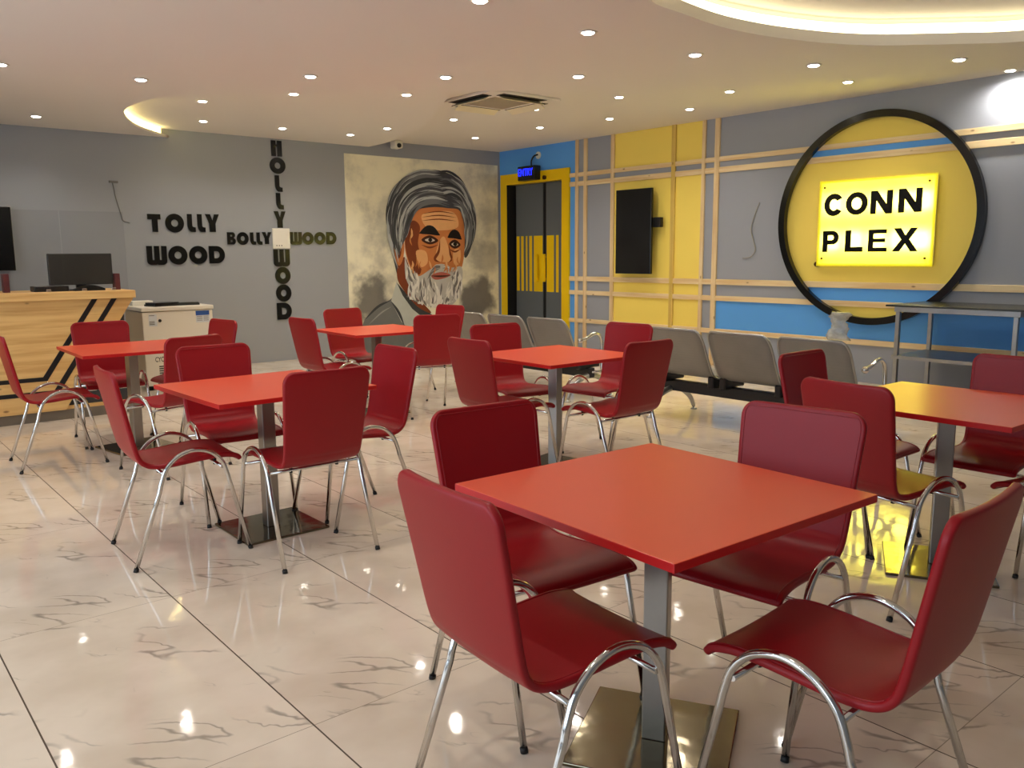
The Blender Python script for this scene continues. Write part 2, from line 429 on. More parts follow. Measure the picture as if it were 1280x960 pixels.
# ceiling: main panel, middle panel, dropped soffit with cove
edge = [(3.655, 10.95), (3.138, 10.34), (2.819, 9.72), (2.64, 9.075), (2.70, 8.38), (2.935, 7.976), (3.234, 7.694), (3.942, 7.048), (5.10, 6.02), (6.25, 5.06), (6.67, 4.50), (7.04, 3.956), (7.78, 2.772), (8.3, 1.6), (8.6, .4), (8.72, -2.0)]
edge_s = [p.to_2d() for p in catmull([(x, y, 0) for x, y in edge], 6)]
hole = [(3.96, 3.44), (4.31, 3.50), (4.76, 3.54), (5.16, 3.50), (5.51, 3.41), (5.82, 3.29), (6.09, 3.13), (6.30, 2.94), (6.50, 2.75), (6.79, 2.43), (7.1, 1.7), (7.0, .9), (6.5, .2), (5.6, -.15), (4.7, .1), (3.9, .8), (3.5, 1.7), (3.45, 2.5), (3.62, 3.1)]
hole_s = [p.to_2d() for p in catmull([(x, y, 0) for x, y in hole], 6, True)]
soff = [(XL, YB)] + [tuple(p) for p in edge_s] + [(XL, YF)]
ZS, ZM = 2.90, 3.0
me = curve2d([soff, [tuple(p) for p in hole_s]], .026); me.transform(Matrix.Translation((0, 0, ZS)))
ceil_o = D.objects.new('ceiling', None); COL.objects.link(ceil_o); struct(ceil_o)
link_mesh('soffit', me, M['ceiling_paint'], ceil_o)
def offset(poly, d, closed=True):
    out = []; N = len(poly)
    for i in range(N):
        a = poly[(i - 1) % N] if closed or i > 0 else poly[i]; b = poly[(i + 1) % N] if closed or i < N - 1 else poly[i]
        t = (b - a).normalized(); out.append(poly[i] + Vector((-t.y, t.x)) * d)
    return out
mid_edge = [p.to_2d() for p in catmull([(6.497, 10.95, 0), (6.476, 10.58, 0), (6.42, 10.2, 0), (6.2, 9.3, 0), (5.75, 8.3, 0), (5.25, 7.3, 0), (4.9, 6.6, 0), (4.6, 6.0, 0)], 6)]
mid = [(2.0, 10.95)] + [tuple(p) for p in mid_edge] + [(2.0, 6.0)]
me = curve2d([mid], .03); me.transform(Matrix.Translation((0, 0, ZM))); link_mesh('middle_panel', me, M['ceiling_paint'], ceil_o)
bm = B(); box(bm, XL - .2, XR + .3, YF - .2, YB + .2, ZC, ZC + .2); obj('upper_panel', bm, M['ceiling_paint'], ceil_o)
def ribbon(path, z0, z1, mat, name, closed):
    bm = B(); q = None; first = None; n = len(path)
    for i in range(n + (1 if closed else 0)):
        p = path[i % n]; cur = (bm.verts.new((p.x, p.y, z0)), bm.verts.new((p.x, p.y, z1)))
        if q: bm.faces.new((q[0], cur[0], cur[1], q[1]))
        q = cur
    bmesh.ops.remove_doubles(bm, verts=bm.verts, dist=1e-5)
    return obj(name, bm, mat, None, True)
inn = [p for p in offset(edge_s, -0.035, False) if p.y < 10.9]
o = ribbon(inn[:44], ZS + .03, ZM - .002, M['led_warm'], 'led_strip', False)
tag(o, 'glowing yellow cove light strip along the curved ceiling recess above the back wall', 'led strip')
a0 = offset(hole_s, -0.08); a1 = offset(hole_s, 0.08)
cen = sum(hole_s, Vector((0, 0))) / len(hole_s)
outw = a0 if (a0[0] - cen).length > (a1[0] - cen).length else a1
o = ribbon(outw, ZS + .05, ZS + .165, M['led_white'], 'led_strip', True)
tag(o, 'bright white cove light strip around the large oval ceiling recess', 'led strip')

bm = B(); q = None; i0 = offset(hole_s, .004 if outw is a1 else -.004); i1 = offset(hole_s, .03 if outw is a1 else -.03)
rg = [[bm.verts.new((p.x, p.y, z)) for p, z in ((i0[i], ZS + .0265), (i0[i], ZS + .078), (i1[i], ZS + .078), (i1[i], ZS + .0265))] for i in range(len(hole_s))]
for i in range(len(rg)):
    A_, C_ = rg[i], rg[(i + 1) % len(rg)]
    for k in range(4): bm.faces.new((A_[k], A_[(k + 1) % 4], C_[(k + 1) % 4], C_[k]))
obj('cove_lip', bm, M['ceiling_paint'], ceil_o)
# downlights
def inside(p, poly):
    x, y = p; c = False; j = len(poly) - 1
    for i in range(len(poly)):
        xi, yi = poly[i]; xj, yj = poly[j]
        if (yi > y) != (yj > y) and x < (xj - xi) * (y - yi) / (yj - yi) + xi: c = not c
        j = i
    return c
def ray_at(u, v, z):
    d = W_ + R_ * ((u - 640) / F) + U_ * ((480 - v) / F); t = (z - H) / d.z
    return (d.x * t, d.y * t)
LPX = [(0, 80), (45, 145), (176, 99), (253, 126), (254, 151), (353, 160), (367, 117), (388, 95), (438, 168), (484, 160), (508, 118), (557, 96), (567, 149), (594, 172), (600, 0), (669, 136), (675, 159), (723, 95), (735, 40), (774, 121), (762, 148), (862, 136), (869, 68), (912, 114), (1017, 81), (1060, 102), (1199, 74)]
spots = []
for u, v in LPX:
    z = ZS; p = ray_at(u, v, ZS)
    if not inside(p, soff):
        p = ray_at(u, v, ZM); z = ZM
        if not inside(p, mid): p = ray_at(u, v, ZC); z = ZC
    spots.append((p[0], p[1], z, (u, v)))
for x, y in ((8.80, 3.25),): spots.append((x, y, ZC, None))
for x, y in ((-1.6, 7.2), (-1.2, 5.2), (0.4, 5.6), (1.9, 4.6), (-1.4, 3.2), (.4, 3.4), (2.0, 2.6), (-1.4, 1.0), (.6, 1.3), (8.0, .9)):  # further downlights out of view, added to light the near part
    spots.append((x, y, ZS, None))
fixture = None
row = {(0, 80): 'at the left edge of the picture', (45, 145): 'above the counter, left of the curved recess', (176, 99): 'just before the tip of the curved ceiling recess',
       (253, 126): 'in the curved recess, nearer of the pair above TOLLY', (254, 151): 'in the curved recess, farther of the pair above TOLLY', (353, 160): 'right above the vertical word on the back wall',
       (367, 117): 'farther of the pair left of the ceiling air conditioner', (388, 95): 'nearer of the pair left of the ceiling air conditioner', (438, 168): 'over the top left corner of the mural',
       (484, 160): 'beside the small ceiling camera', (508, 118): 'left of the ceiling air conditioner, level with its flap', (557, 96): 'just in front of the ceiling air conditioner',
       (567, 149): 'behind the ceiling air conditioner, over the mural', (594, 172): 'nearest the room corner above the mural', (600, 0): 'cut by the top edge of the picture',
       (669, 136): 'at the right back corner of the ceiling air conditioner', (675, 159): 'above the yellow framed door', (723, 95): 'right of the ceiling air conditioner, toward the viewer',
       (735, 40): 'largest, left of the oval cove', (774, 121): 'above the black screen, nearer of two', (762, 148): 'above the battens beside the door', (862, 136): 'over the yellow wall panel',
       (869, 68): 'left of the oval cove curve, toward the screen', (912, 114): 'between the yellow wall panel and the ring sign', (1017, 81): 'beyond the oval cove, nearer of two over the ring sign',
       (1060, 102): 'beyond the oval cove, farther of two over the ring sign', (1199, 74): 'under the right end of the oval cove'}
for x, y, z, uv in spots:
    lab = 'small round lit downlight ' + (row[uv] if uv else ('throwing a bright patch high on the right wall' if y > 3 and x > 8.5 else 'added in the unseen ceiling to light the near part'))
    if fixture is None:
        fixture = thing('ceiling_downlight', lab, 'downlight', (x, y, z), 'ceiling downlights')
        bm = B(); lathe(bm, (x, y, z), [(.040, -.001), (.058, -.001), (.062, -.004), (.058, -.008), (.046, -.007)]); obj('trim_ring', bm, M['white_plastic'], fixture)
        bm = B(); lathe(bm, (x, y, z), [(.001, -.014), (.034, -.013), (.045, -.006), (.04, -.002)]); obj('lens', bm, M['lens_glow'], fixture)
    else:
        copy_tree(fixture, (x, y, z), 0, lab)
    if uv is None and x > 8.5: e, sz = 60, 2.9
    else: e, sz = (32 if y > 4.5 else 26), 2.4
    L = D.lights.new('downlight_beam', 'SPOT'); L.energy = e; L.spot_size = sz; L.spot_blend = 0.9; L.color = (1.0, 0.92, 0.81); L.shadow_soft_size = 0.03
    lo = D.objects.new('downlight_beam', L); COL.objects.link(lo); lo.location = (x, y, z - .02)

# world daylight and window portals
w = D.worlds.new('world'); SC.world = w; w.use_nodes = True
bg = w.node_tree.nodes['Background']; bg.inputs[0].default_value = (0.70, 0.84, 1.0, 1); bg.inputs[1].default_value = 3.2
for y0, y1 in WIN:
    L = D.lights.new('window_portal', 'AREA'); L.shape = 'RECTANGLE'; L.size = 2.43; L.size_y = y1 - y0; L.cycles.is_portal = True
    lo = D.objects.new('window_portal', L); COL.objects.link(lo); lo.location = (XL + .02, (y0 + y1) / 2, 1.335); lo.rotation_euler = (0, radians(-90), 0)

# ------------------------------------------------------------------ chair
PROF = [(.238, .447), (.230, .460), (.212, .470), (.16, .479), (.09, .478), (.02, .473), (-.06, .466), (-.12, .463), (-.165, .467), (-.198, .480), (-.220, .503), (-.233, .535), (-.246, .59), (-.262, .67), (-.278, .75), (-.292, .82), (-.303, .875), (-.3095, .914), (-.311, .924)]
def chair_proto(label):
    root = thing('dining_chair', label, 'chair', (0, 0, 0), 'red dining chairs around the square tables')
    cl = catmull([(0, y, z) for y, z in PROF], 4)
    n = len(cl); s = [0.0]
    for i in range(1, n): s.append(s[-1] + (cl[i] - cl[i - 1]).length)
    L = s[-1]
    def halfw(t):
        if t < .45: w = .208 - .012 * (t / .45) ** .6
        else: w = .196 + .024 * min((t - .45) / (L - .45), 1.0)
        return w
    TH = .009; rc_t, rc_b = .058, .012
    UL = [-1, -.992, -.972, -.93, -.8, -.55, -.28, 0, .28, .55, .8, .93, .972, .992, 1]; us = 15
    mid_i = min(range(n), key=lambda i: (cl[i] - V(0, -.205, .486)).length)
    rows_f, rows_b = [], []
    nor = []
    for i in range(n):
        a, b_ = cl[max(i - 1, 0)], cl[min(i + 1, n - 1)]; t = (b_ - a).normalized()
        nor.append(V(0, -t.z, t.y) if True else None)
    for i in range(n):
        w_ = halfw(s[i]); dt = L - s[i]; db = s[i]
        if dt < rc_t: w_ -= rc_t - math.sqrt(max(rc_t ** 2 - (rc_t - dt) ** 2, 0))
        if db < rc_b: w_ -= rc_b - math.sqrt(max(rc_b ** 2 - (rc_b - db) ** 2, 0))
        nn = nor[i]
        if nn.z < 0 and i < mid_i: nn = -nn
        if i >= mid_i and nn.y < 0: nn = -nn
        rf, rb = [], []
        endf = min(1.0, min(dt, db) / .008); endf = math.sqrt(max(1 - (1 - endf) ** 2, 0.0))
        for k in range(us):
            u = UL[k]
            x = u * w_
            ed = (1 - abs(u)) * w_; ef = math.sqrt(max(1 - (1 - min(1, ed / .007)) ** 2, 0)) * endf
            bowl = .012 * (1 - u * u) if s[i] > .5 else .006 * (1 - u * u)
            c_ = cl[i] - nn * bowl + V(x, 0, 0)
            rf.append(c_ + nn * (.003 + TH * ef)); rb.append(c_ - nn * (.003 + .7 * TH * ef))
        rows_f.append(rf); rows_b.append(rb)
    bm = B(); VF = [[bm.verts.new(p) for p in r] for r in rows_f]; VB = [[bm.verts.new(p) for p in r] for r in rows_b]
    tagf = []
    def face(vs, seat):
        f = bm.faces.new(vs); f.smooth = True; f.material_index = 0 if seat else 1
    for i in range(n - 1):
        st = i < mid_i
        for k in range(us - 1):
            face((VF[i][k], VF[i][k + 1], VF[i + 1][k + 1], VF[i + 1][k]), st)
            face((VB[i][k + 1], VB[i][k], VB[i + 1][k], VB[i + 1][k + 1]), st)
        face((VF[i][0], VF[i + 1][0], VB[i + 1][0], VB[i][0]), st)
        face((VF[i + 1][-1], VF[i][-1], VB[i][-1], VB[i + 1][-1]), st)
    for k in range(us - 1):
        face((VF[0][k + 1], VF[0][k], VB[0][k], VB[0][k + 1]), True)
        face((VF[-1][k], VF[-1][k + 1], VB[-1][k + 1], VB[-1][k]), False)
    bmesh.ops.recalc_face_normals(bm, faces=bm.faces); bm.normal_update()
    for part, idx in (('seat', 0), ('backrest', 1)):
        me = D.meshes.new(part); vm = {}; vl = []; fl = []; nl = []
        for f in bm.faces:
            if f.material_index != idx: continue
            ids = []
            for v in f.verts:
                if v.index not in vm or True:
                    key = v
                    if key not in vm: vm[key] = len(vl); vl.append(v.co.copy()); nl.append(v.normal.copy())
                    ids.append(vm[key])
            fl.append(ids)
        me.from_pydata(vl, [], fl); me.update()
        for p in me.polygons: p.use_smooth = True
        me.normals_split_custom_set_from_vertices(nl)
        po = link_mesh(part, me, M['red_vinyl'], root)
        # sewn piping along the edge
        b2 = B(); rng = range(0, mid_i + 1) if idx == 0 else range(mid_i, n)
        ins = lambda i, sg: rows_f[i][3 if sg < 0 else us - 4]
        nt = max(i for i in range(n) if L - s[i] > .014); nb = min(i for i in range(n) if s[i] > .010)
        if idx == 0: path = [ins(i, -1) for i in reversed(rng) if i > nb] + [rows_f[nb][k] for k in range(3, us - 3)] + [ins(i, 1) for i in rng if i > nb]
        else: path = [ins(i, -1) for i in rng if i < nt] + [rows_f[nt][k] for k in range(3, us - 3)] + [ins(i, 1) for i in reversed(rng) if i < nt]
        tube(b2, path, .0020, 6); obj('piping', b2, M['red_piping'], po)
    bm.free()
    arch = [(.168, .355), (.158, .40), (.136, .463), (.086, .513), (.012, .533), (-.062, .513), (-.118, .463), (-.145, .40), (-.157, .355)]
    for sg in (-1, 1):
        X = lambda z: sg * (.243 - .006 * z / .53)
        bm = B(); mid_ = catmull([(X(z), y, z) for y, z in arch], 5)
        tube(bm, [V(X(.01), .2495, .01)] + mid_ + [V(X(.01), -.2835, .01)], .0105, 12); lg = obj('leg_frame', bm, M['chrome'], root)
        for y0, y1 in ((.247, .2515), (-.2805, -.286)):
            bm = B(); tube(bm, [(X(.016), y0, .016), (X(0), y1, 0)], .0118, 12); obj('foot_cap', bm, M['black_rubber'], lg)
    for y in (.137, -.128):
        bm = B(); tube(bm, [(-.238, y, .434), (.238, y, .434)], .0085, 8)
        cb = obj('cross_bar', bm, M['chrome'], root)
        for sg in (-1, 1):
            bm = B(); cyl(bm, (sg * .12, y, .423), (0, 0, 1), .008, .036, 10); obj('mounting_knob', bm, M['black_rubber'], cb)
    return root
def face_rz(deg): return radians(deg) - pi / 2
CH = [
 (1.365, 1.480, -4, 'red chair at the left of the front table, nearest the viewer, seen from behind'),
 (1.730, 1.935, -94.8, 'red chair tucked under the far left side of the front table, facing the viewer'),
 (2.222, 1.460, 186.7, 'red chair tucked under the far right side of the front table, facing left'),
 (1.838, 0.968, 92.6, 'dark red chair at the lower right corner of the picture, seat toward the front table'),
 (1.337, 4.164, -3.7, 'red chair at the left side of the middle left table, seen in profile facing right'),
 (1.790, 4.588, -93.7, 'dark red chair on the far side of the middle left table, facing the viewer'),
 (1.797, 3.757, 89.5, 'red chair seen squarely from behind at the middle left table'),
 (2.250, 4.077, 180.6, 'red chair at the right end of the middle left table, facing left, half hidden'),
 (1.285, 6.546, -2.2, 'red chair cut by the left picture edge, in profile before the wooden counter'),
 (1.784, 7.060, -95.2, 'bright red chair facing out, directly in front of the wooden counter'),
 (2.328, 6.812, 187.8, 'red chair whose top peeks out beside the white freezer, facing left'),
 (1.842, 5.840, 106.4, 'dark red chair with its back to the viewer at the table beside the freezer'),
 (3.490, 6.570, 3.0, 'red chair at the left side of the table before the mural, facing right'),
 (4.075, 7.135, -86.3, 'red chair behind the table before the mural, close under the letter D'),
 (4.315, 6.350, 73.5, 'red chair seen from behind at the near side of the table before the mural'),
 (4.860, 7.120, 186.4, 'narrow looking red chair farthest back, in front of the beard of the mural'),
 (3.424, 4.138, 0.4, 'red chair at the left side of the centre table, facing right'),
 (3.912, 4.622, -100.2, 'red chair on the far side of the centre table, before the bench by the door'),
 (4.408, 4.220, 185.0, 'red chair on the far right side of the centre table, facing left'),
 (3.828, 3.592, 90.1, 'red chair seen from behind at the right front side of the centre table'),
 (3.972, 2.062, -90.0, 'red chair behind the right hand table, its small backrest rising before the bench end'),
 (3.448, 1.632, -9.0, 'red chair seen from behind left of the right hand table, its seat tinted orange'),
 (4.233, 1.527, 179.8, 'red chair cut by the right picture edge, beyond the right hand table, facing left'),
 (3.895, 1.055, 80.0, 'dark red chair of which only a seat corner and leg show at the right edge'),
]
proto = None
for x, y, a, lab in CH:
    if proto is None:
        proto = chair_proto(lab); proto.location = (x, y, 0); proto.rotation_euler = (0, 0, face_rz(a))
    else: copy_tree(proto, (x, y, 0), face_rz(a), lab)

# ------------------------------------------------------------------ tables
TB = [(1.812, 1.507, -2.0, 30, 'red square table nearest the viewer in the middle foreground'),
      (1.794, 4.157, 1.8, 0, 'red square table left of centre with a chair seen from behind before it'),
      (1.838, 6.657, -1.0, 10, 'red square table at far left between the counter and the viewer'),
      (3.965, 6.655, -2.2, 2, 'small looking red square table before the portrait mural'),
      (3.834, 4.117, -.6, 12, 'red square table in the centre, before the yellow framed door'),
      (3.892, 1.586, -1.0, 28, 'square table at right with yellow sign light tinting its red top')]
troot = None
for x, y, a, pa, lab in TB:
    if True:
        tr = thing('cafe_table', lab, 'table', (x, y, 0), 'red square cafe tables'); tr.rotation_euler = (0, 0, radians(a))
        if troot is None:
            hs = .421
            bm = B(); box(bm, -hs, hs, -hs, hs, .747, .770, .0025, 2)
            for f in bm.faces: f.material_index = 0 if f.normal.z > .9 or f.calc_center_median().z > .7695 else 1
            mt = obj('tabletop', bm, [M['red_laminate_lit'], M['red_laminate_shaded']]).data
            bm = B(); box(bm, -.035, .035, -.035, .035, .012, .738, .004, 2); mp_ = obj('pedestal', bm, M['brushed_steel']).data
            bm = B(); box(bm, -.16, .16, -.16, .16, .738, .747, .002, 1); mk = obj('mounting_plate', bm, M['black_metal']).data
            bm = B(); box(bm, -.225, .225, -.225, .225, 0, .012, .003, 2)
            mb = obj('base_plate', bm, M['polished_plate']).data
            for nm in ('tabletop', 'pedestal', 'mounting_plate', 'base_plate'): D.objects.remove(D.objects[nm])
            troot = True
        for nm, me, ra in (('tabletop', mt, 0), ('mounting_plate', mk, 0), ('pedestal', mp_, pa - a), ('base_plate', mb, pa - a)):
            o = D.objects.new(nm, me); COL.objects.link(o); o.parent = tr; o.rotation_euler = (0, 0, radians(ra))

# ------------------------------------------------------------------ waiting benches (facing the right wall)
def bench(y_right, label, arm):
    W3 = [.585, .585, .585]; pitch = .645
    r = thing('waiting_bench', label, 'bench', (5.95, y_right, 0), 'perforated steel waiting benches')
    y0 = y_right; y1 = y_right + pitch * 2 + .585
    bm = B(); box(bm, 5.91, 5.985, y0 - .03, y1 + .03, .215, .31, .004, 1); obj('beam', bm, M['black_metal'], r)
    prof = catmull([(5.60, 0, .805), (5.655, 0, .70), (5.725, 0, .55), (5.79, 0, .43), (5.86, 0, .385), (5.98, 0, .375), (6.15, 0, .395), (6.27, 0, .40), (6.31, 0, .38)], 5)
    for k in range(3):
        a = y0 + pitch * k; b_ = a + .585
        bm = B(); n = len(prof); rows = []
        for i, p in enumerate(prof):
            A, C = prof[max(i - 1, 0)], prof[min(i + 1, n - 1)]; t = (C - A).normalized(); nn = V(-t.z, 0, t.x)
            ins = .0
            if i < 6: ins = .05 * (1 - math.sqrt(max(0, 1 - (1 - i / 6) ** 2)))
            row = []
            for q in range(9):
                yy = a + ins + (b_ - a - 2 * ins) * q / 8
                row.append((p + V(0, yy, 0) + nn * .006, p + V(0, yy, 0) - nn * .006))
            rows.append(row)
        VV = [[(bm.verts.new(u), bm.verts.new(v)) for u, v in rw] for rw in rows]
        for i in range(n - 1):
            for q in range(8):
                bm.faces.new((VV[i][q][0], VV[i][q + 1][0], VV[i + 1][q + 1][0], VV[i + 1][q][0])); bm.faces.new((VV[i][q + 1][1], VV[i][q][1], VV[i + 1][q][1], VV[i + 1][q + 1][1]))
            bm.faces.new((VV[i][0][0], VV[i + 1][0][0], VV[i + 1][0][1], VV[i][0][1])); bm.faces.new((VV[i + 1][8][0], VV[i][8][0], VV[i][8][1], VV[i + 1][8][1]))
        for q in range(8):
            bm.faces.new((VV[0][q + 1][0], VV[0][q][0], VV[0][q][1], VV[0][q + 1][1])); bm.faces.new((VV[-1][q][0], VV[-1][q + 1][0], VV[-1][q + 1][1], VV[-1][q][1]))
        for f in bm.faces: f.smooth = True
        st = obj('seat_shell', bm, M['perforated'], r)
        path = [p + V(0, a + (.05 * (1 - math.sqrt(max(0, 1 - (1 - i / 6) ** 2))) if i < 6 else 0), 0) for i, p in enumerate(prof)]
        path2 = [p + V(0, b_ - (.05 * (1 - math.sqrt(max(0, 1 - (1 - i / 6) ** 2))) if i < 6 else 0), 0) for i, p in enumerate(prof)]
        bm = B(); tube(bm, list(reversed(path)) + path2, .009, 8); obj('edge_tube', bm, M['steel_dull'], st)
        for yy in (a + .03, b_ - .03):
            bm = B(); box(bm, 5.80, 5.92, yy - .03, yy + .03, .30, .40, .01, 1); box(bm, 5.90, 6.10, yy - .02, yy + .02, .31, .365, .01, 1)
            obj('seat_bracket', bm, M['black_metal'], r)
    for yy in (y0 + .0, y1 - .04):
        bm = B()
        path = catmull([(5.64, yy, .03), (5.70, yy, .13), (5.80, yy, .20), (5.95, yy, .235), (6.09, yy, .20), (6.20, yy, .12), (6.255, yy, .03)], 6)
        tube(bm, path, [.018 + .012 * (1 - abs(i / (len(path) - 1) * 2 - 1)) for i in range(len(path))], 10)
        lg = obj('leg', bm, M['steel_dull'], r)
        for xx in (5.638, 6.258):
            bm = B(); lathe(bm, (xx, yy, 0), [(.03, 0), (.03, .008), (.012, .014), (.012, .04)], 14); obj('foot', bm, M['steel_dull'], lg)
    if arm:
        yy = y0 - .055
        bm = B(); tube(bm, catmull([(6.06, yy, .27), (6.06, yy, .50), (6.045, yy, .60), (6.0, yy, .648), (5.93, yy, .655), (5.84, yy, .62), (5.76, yy, .60)], 6), .016, 10)
        tube(bm, [(5.95, y0 - .02, .27), (6.06, yy, .27)], .014, 8)
        am = obj('armrest', bm, M['chrome'], r)
        bm = B(); bmesh.ops.create_uvsphere(bm, u_segments=14, v_segments=10, radius=.026, matrix=Matrix.Translation((5.755, yy, .60)))
        obj('armrest_tip', bm, M['chrome'], am, True)
    return r
bench(2.985, 'grey perforated steel bench in front of the round sign, seen from behind', True)
bench(5.875, 'grey perforated steel bench in front of the yellow door, seen from behind', True)

# plastic bag hanging over the bench end
bm = B(); rows = []
for i in range(13):
    t = i / 12; row = []
    for k in range(16):
        a = 2 * pi * k / 16
        wy = (.085 - .05 * t if t < .6 else .055 + .02 * sin(t * 9)) * (1 + .2 * sin(3 * a + i)); wx = .035 * (1 + .3 * sin(2 * a + 2 * i))
        row.append(bm.verts.new((5.605 + wx * cos(a) - .03 * t, 3.07 + wy * sin(a) - .035 * t * (1 if i % 2 else .6), .818 + .20 * t)))
    rows.append(row)
for A, C in zip(rows, rows[1:]):
    for k in range(16): bm.faces.new((A[k], A[(k + 1) % 16], C[(k + 1) % 16], C[k])).smooth = True
bm.faces.new(rows[0]); bm.faces.new(rows[-1])
tag(obj('plastic_bag', bm, M['bag']), 'crumpled clear plastic bag on the right end of the grey bench', 'bag')

# ------------------------------------------------------------------ steel work table
t = thing('steel_work_table', 'steel framed work table with dark board top against the right wall', 'table', (8.1, 3.3, 0))
bm = B(); box(bm, 8.03, 8.855, 2.20, 3.92, .915, .932, .002, 1); obj('tabletop', bm, M['board_dark'], t)
bm = B(); y0, y1 = 2.75, 3.865
box(bm, 8.10, 8.135, y0, y1, .862, .915, .002, 1); box(bm, 8.815, 8.85, y0, y1, .862, .915); box(bm, 8.135, 8.815, y0, y0 + .035, .862, .915); box(bm, 8.135, 8.815, y1 - .035, y1, .862, .915)
obj('frame_rail', bm, M['steel_dull'], t)
for xx in (8.1, 8.81):
    for yy in (y0 + .015, y1 - .055):
        bm = B(); box(bm, xx, xx + .04, yy, yy + .04, 0, .862, .003, 1); obj('leg', bm, M['steel_dull'], t)
bm = B(); box(bm, 8.095, 8.85, y0, y1, .432, .437); box(bm, 8.09, 8.098, y0, y1, .405, .437); box(bm, 8.842, 8.85, y0, y1, .405, .437); obj('lower_shelf', bm, M['steel_dull'], t)

# ------------------------------------------------------------------ ring and lit sign
bm = B(); prof = []
ri, ro = 1.06, 1.135; N = 120; rg = []
for i in range(N):
    a = 2 * pi * i / N; c_, s_ = cos(a), sin(a)
    rg.append([bm.verts.new((x, CY + rr * c_, CZ + rr * s_)) for x, rr in ((XR - .023, ri), (XR - .09, ri), (XR - .09, ro), (XR - .023, ro))])
for i in range(N):
    A, C = rg[i], rg[(i + 1) % N]
    for k in range(4): bm.faces.new((A[k], A[(k + 1) % 4], C[(k + 1) % 4], C[k]))
tag(obj('ring_frame', bm, M['black_gloss']), 'large glossy black ring on the right wall around the lit yellow sign', 'ring frame')

def fit(loops, y_l, y_r, z0, z1, x, depth):
    """outline given in a unit box -> mesh on the right wall facing -X (text runs toward -Y)"""
    me = curve2d(loops, depth)
    w_, h_ = y_l - y_r, z1 - z0
    me.transform(Matrix(((0, 0, -1, x), (-w_, 0, 0, y_l), (0, h_, 0, z0), (0, 0, 0, 1))))
    return me
def fitb(loops, x0, x1, z0, z1, y, depth):
    me = curve2d(loops, depth)
    me.transform(Matrix(((x1 - x0, 0, 0, x0), (0, 0, -1, y), (0, z1 - z0, 0, z0), (0, 0, 0, 1))))
    return me
def arc(cx, cy, rx, ry, a0, a1, n=24):
    return [(cx + rx * cos(radians(a0 + (a1 - a0) * i / n)), cy + ry * sin(radians(a0 + (a1 - a0) * i / n))) for i in range(n + 1)]
SANS = {
 'C': [arc(.52, .5, .52, .5, 35, 325) + arc(.52, .5, .22, .25, 318, 42)],
 'O': [arc(.5, .5, .5, .5, 0, 350, 35), arc(.5, .5, .23, .26, 0, 350, 35)],
 'N': [[(0, 0), (.27, 0), (.27, .58), (.70, 0), (1, 0), (1, 1), (.73, 1), (.73, .42), (.30, 1), (0, 1)]],
 'P': [[(0, 0), (.32, 0), (.32, .35)] + arc(.6, .675, .40, .325, -90, 90) + [(0, 1)], [(.32, .565)] + arc(.56, .68, .12, .11, -90, 90) + [(.32, .79)]],
 'L': [[(0, 0), (1, 0), (1, .23), (.33, .23), (.33, 1), (0, 1)]],
 'E': [[(0, 0), (1, 0), (1, .19), (.28, .19), (.28, .42), (.9, .42), (.9, .6), (.28, .6), (.28, .81), (.97, .81), (.97, 1), (0, 1)]],
 'X': [[(0, 0), (.29, 0), (.5, .33), (.71, 0), (1, 0), (.66, .51), (.97, 1), (.69, 1), (.5, .69), (.32, 1), (.03, 1), (.34, .51)]],
}
sg = thing('lit_sign', 'backlit yellow acrylic sign with black letters CONN PLEX inside the ring', 'sign', (8.88, 4.52, 1.28))
bm = B(); box(bm, 8.872, 8.878, 3.872, 5.165, 1.285, 2.225); obj('acrylic_panel', bm, M['acrylic'], sg)
for ch, (a, b_, z0, z1) in zip('CONNPLEX', ((5.099, 4.876, 1.835, 2.082), (4.843, 4.592, 1.838, 2.084), (4.562, 4.321, 1.838, 2.084), (4.26, 4.013, 1.841, 2.088), (5.097, 4.905, 1.440, 1.675), (4.83, 4.623, 1.440, 1.676), (4.565, 4.356, 1.439, 1.677), (4.30, 4.027, 1.441, 1.685))):
    me = fit(SANS[ch], a, b_, z0, z1, 8.8715, .004); link_mesh('letter', me, M['black_acrylic'], sg)
bm = B(); box(bm, 8.926, 8.931, 3.89, 5.147, 1.303, 2.207)
for a_, b_, c_, d_ in ((3.89, 5.147, 1.303, 1.313), (3.89, 5.147, 2.197, 2.207), (3.89, 3.90, 1.313, 2.197), (5.137, 5.147, 1.313, 2.197)): box(bm, 8.8785, 8.926, a_, b_, c_, d_)
obj('added_glow_tray', bm, M['white_plastic'], sg)  # unseen tray, added to keep the LED glow inside the sign
for yy in (5.0, 4.74, 4.48, 4.22, 4.02):
    for zz in (1.96, 1.56):
        bm = B(); box(bm, 8.908, 8.914, yy - .09, yy + .09, zz - .085, zz + .085); obj('led_module', bm, M['sign_led'], sg)
for yy, zz in ((5.10, 2.15), (3.95, 2.15), (5.10, 1.37), (3.95, 1.37)):
    bm = B(); cyl(bm, (8.946, yy, zz), (-1, 0, 0), .011, .086, 12); obj('standoff_screw', bm, M['brass'], sg)
bm = B(); cyl(bm, (8.946, 5.18, 1.305), (-1, 0, 0), .028, .05, 18); obj('corner_knob', bm, M['brass'], sg)

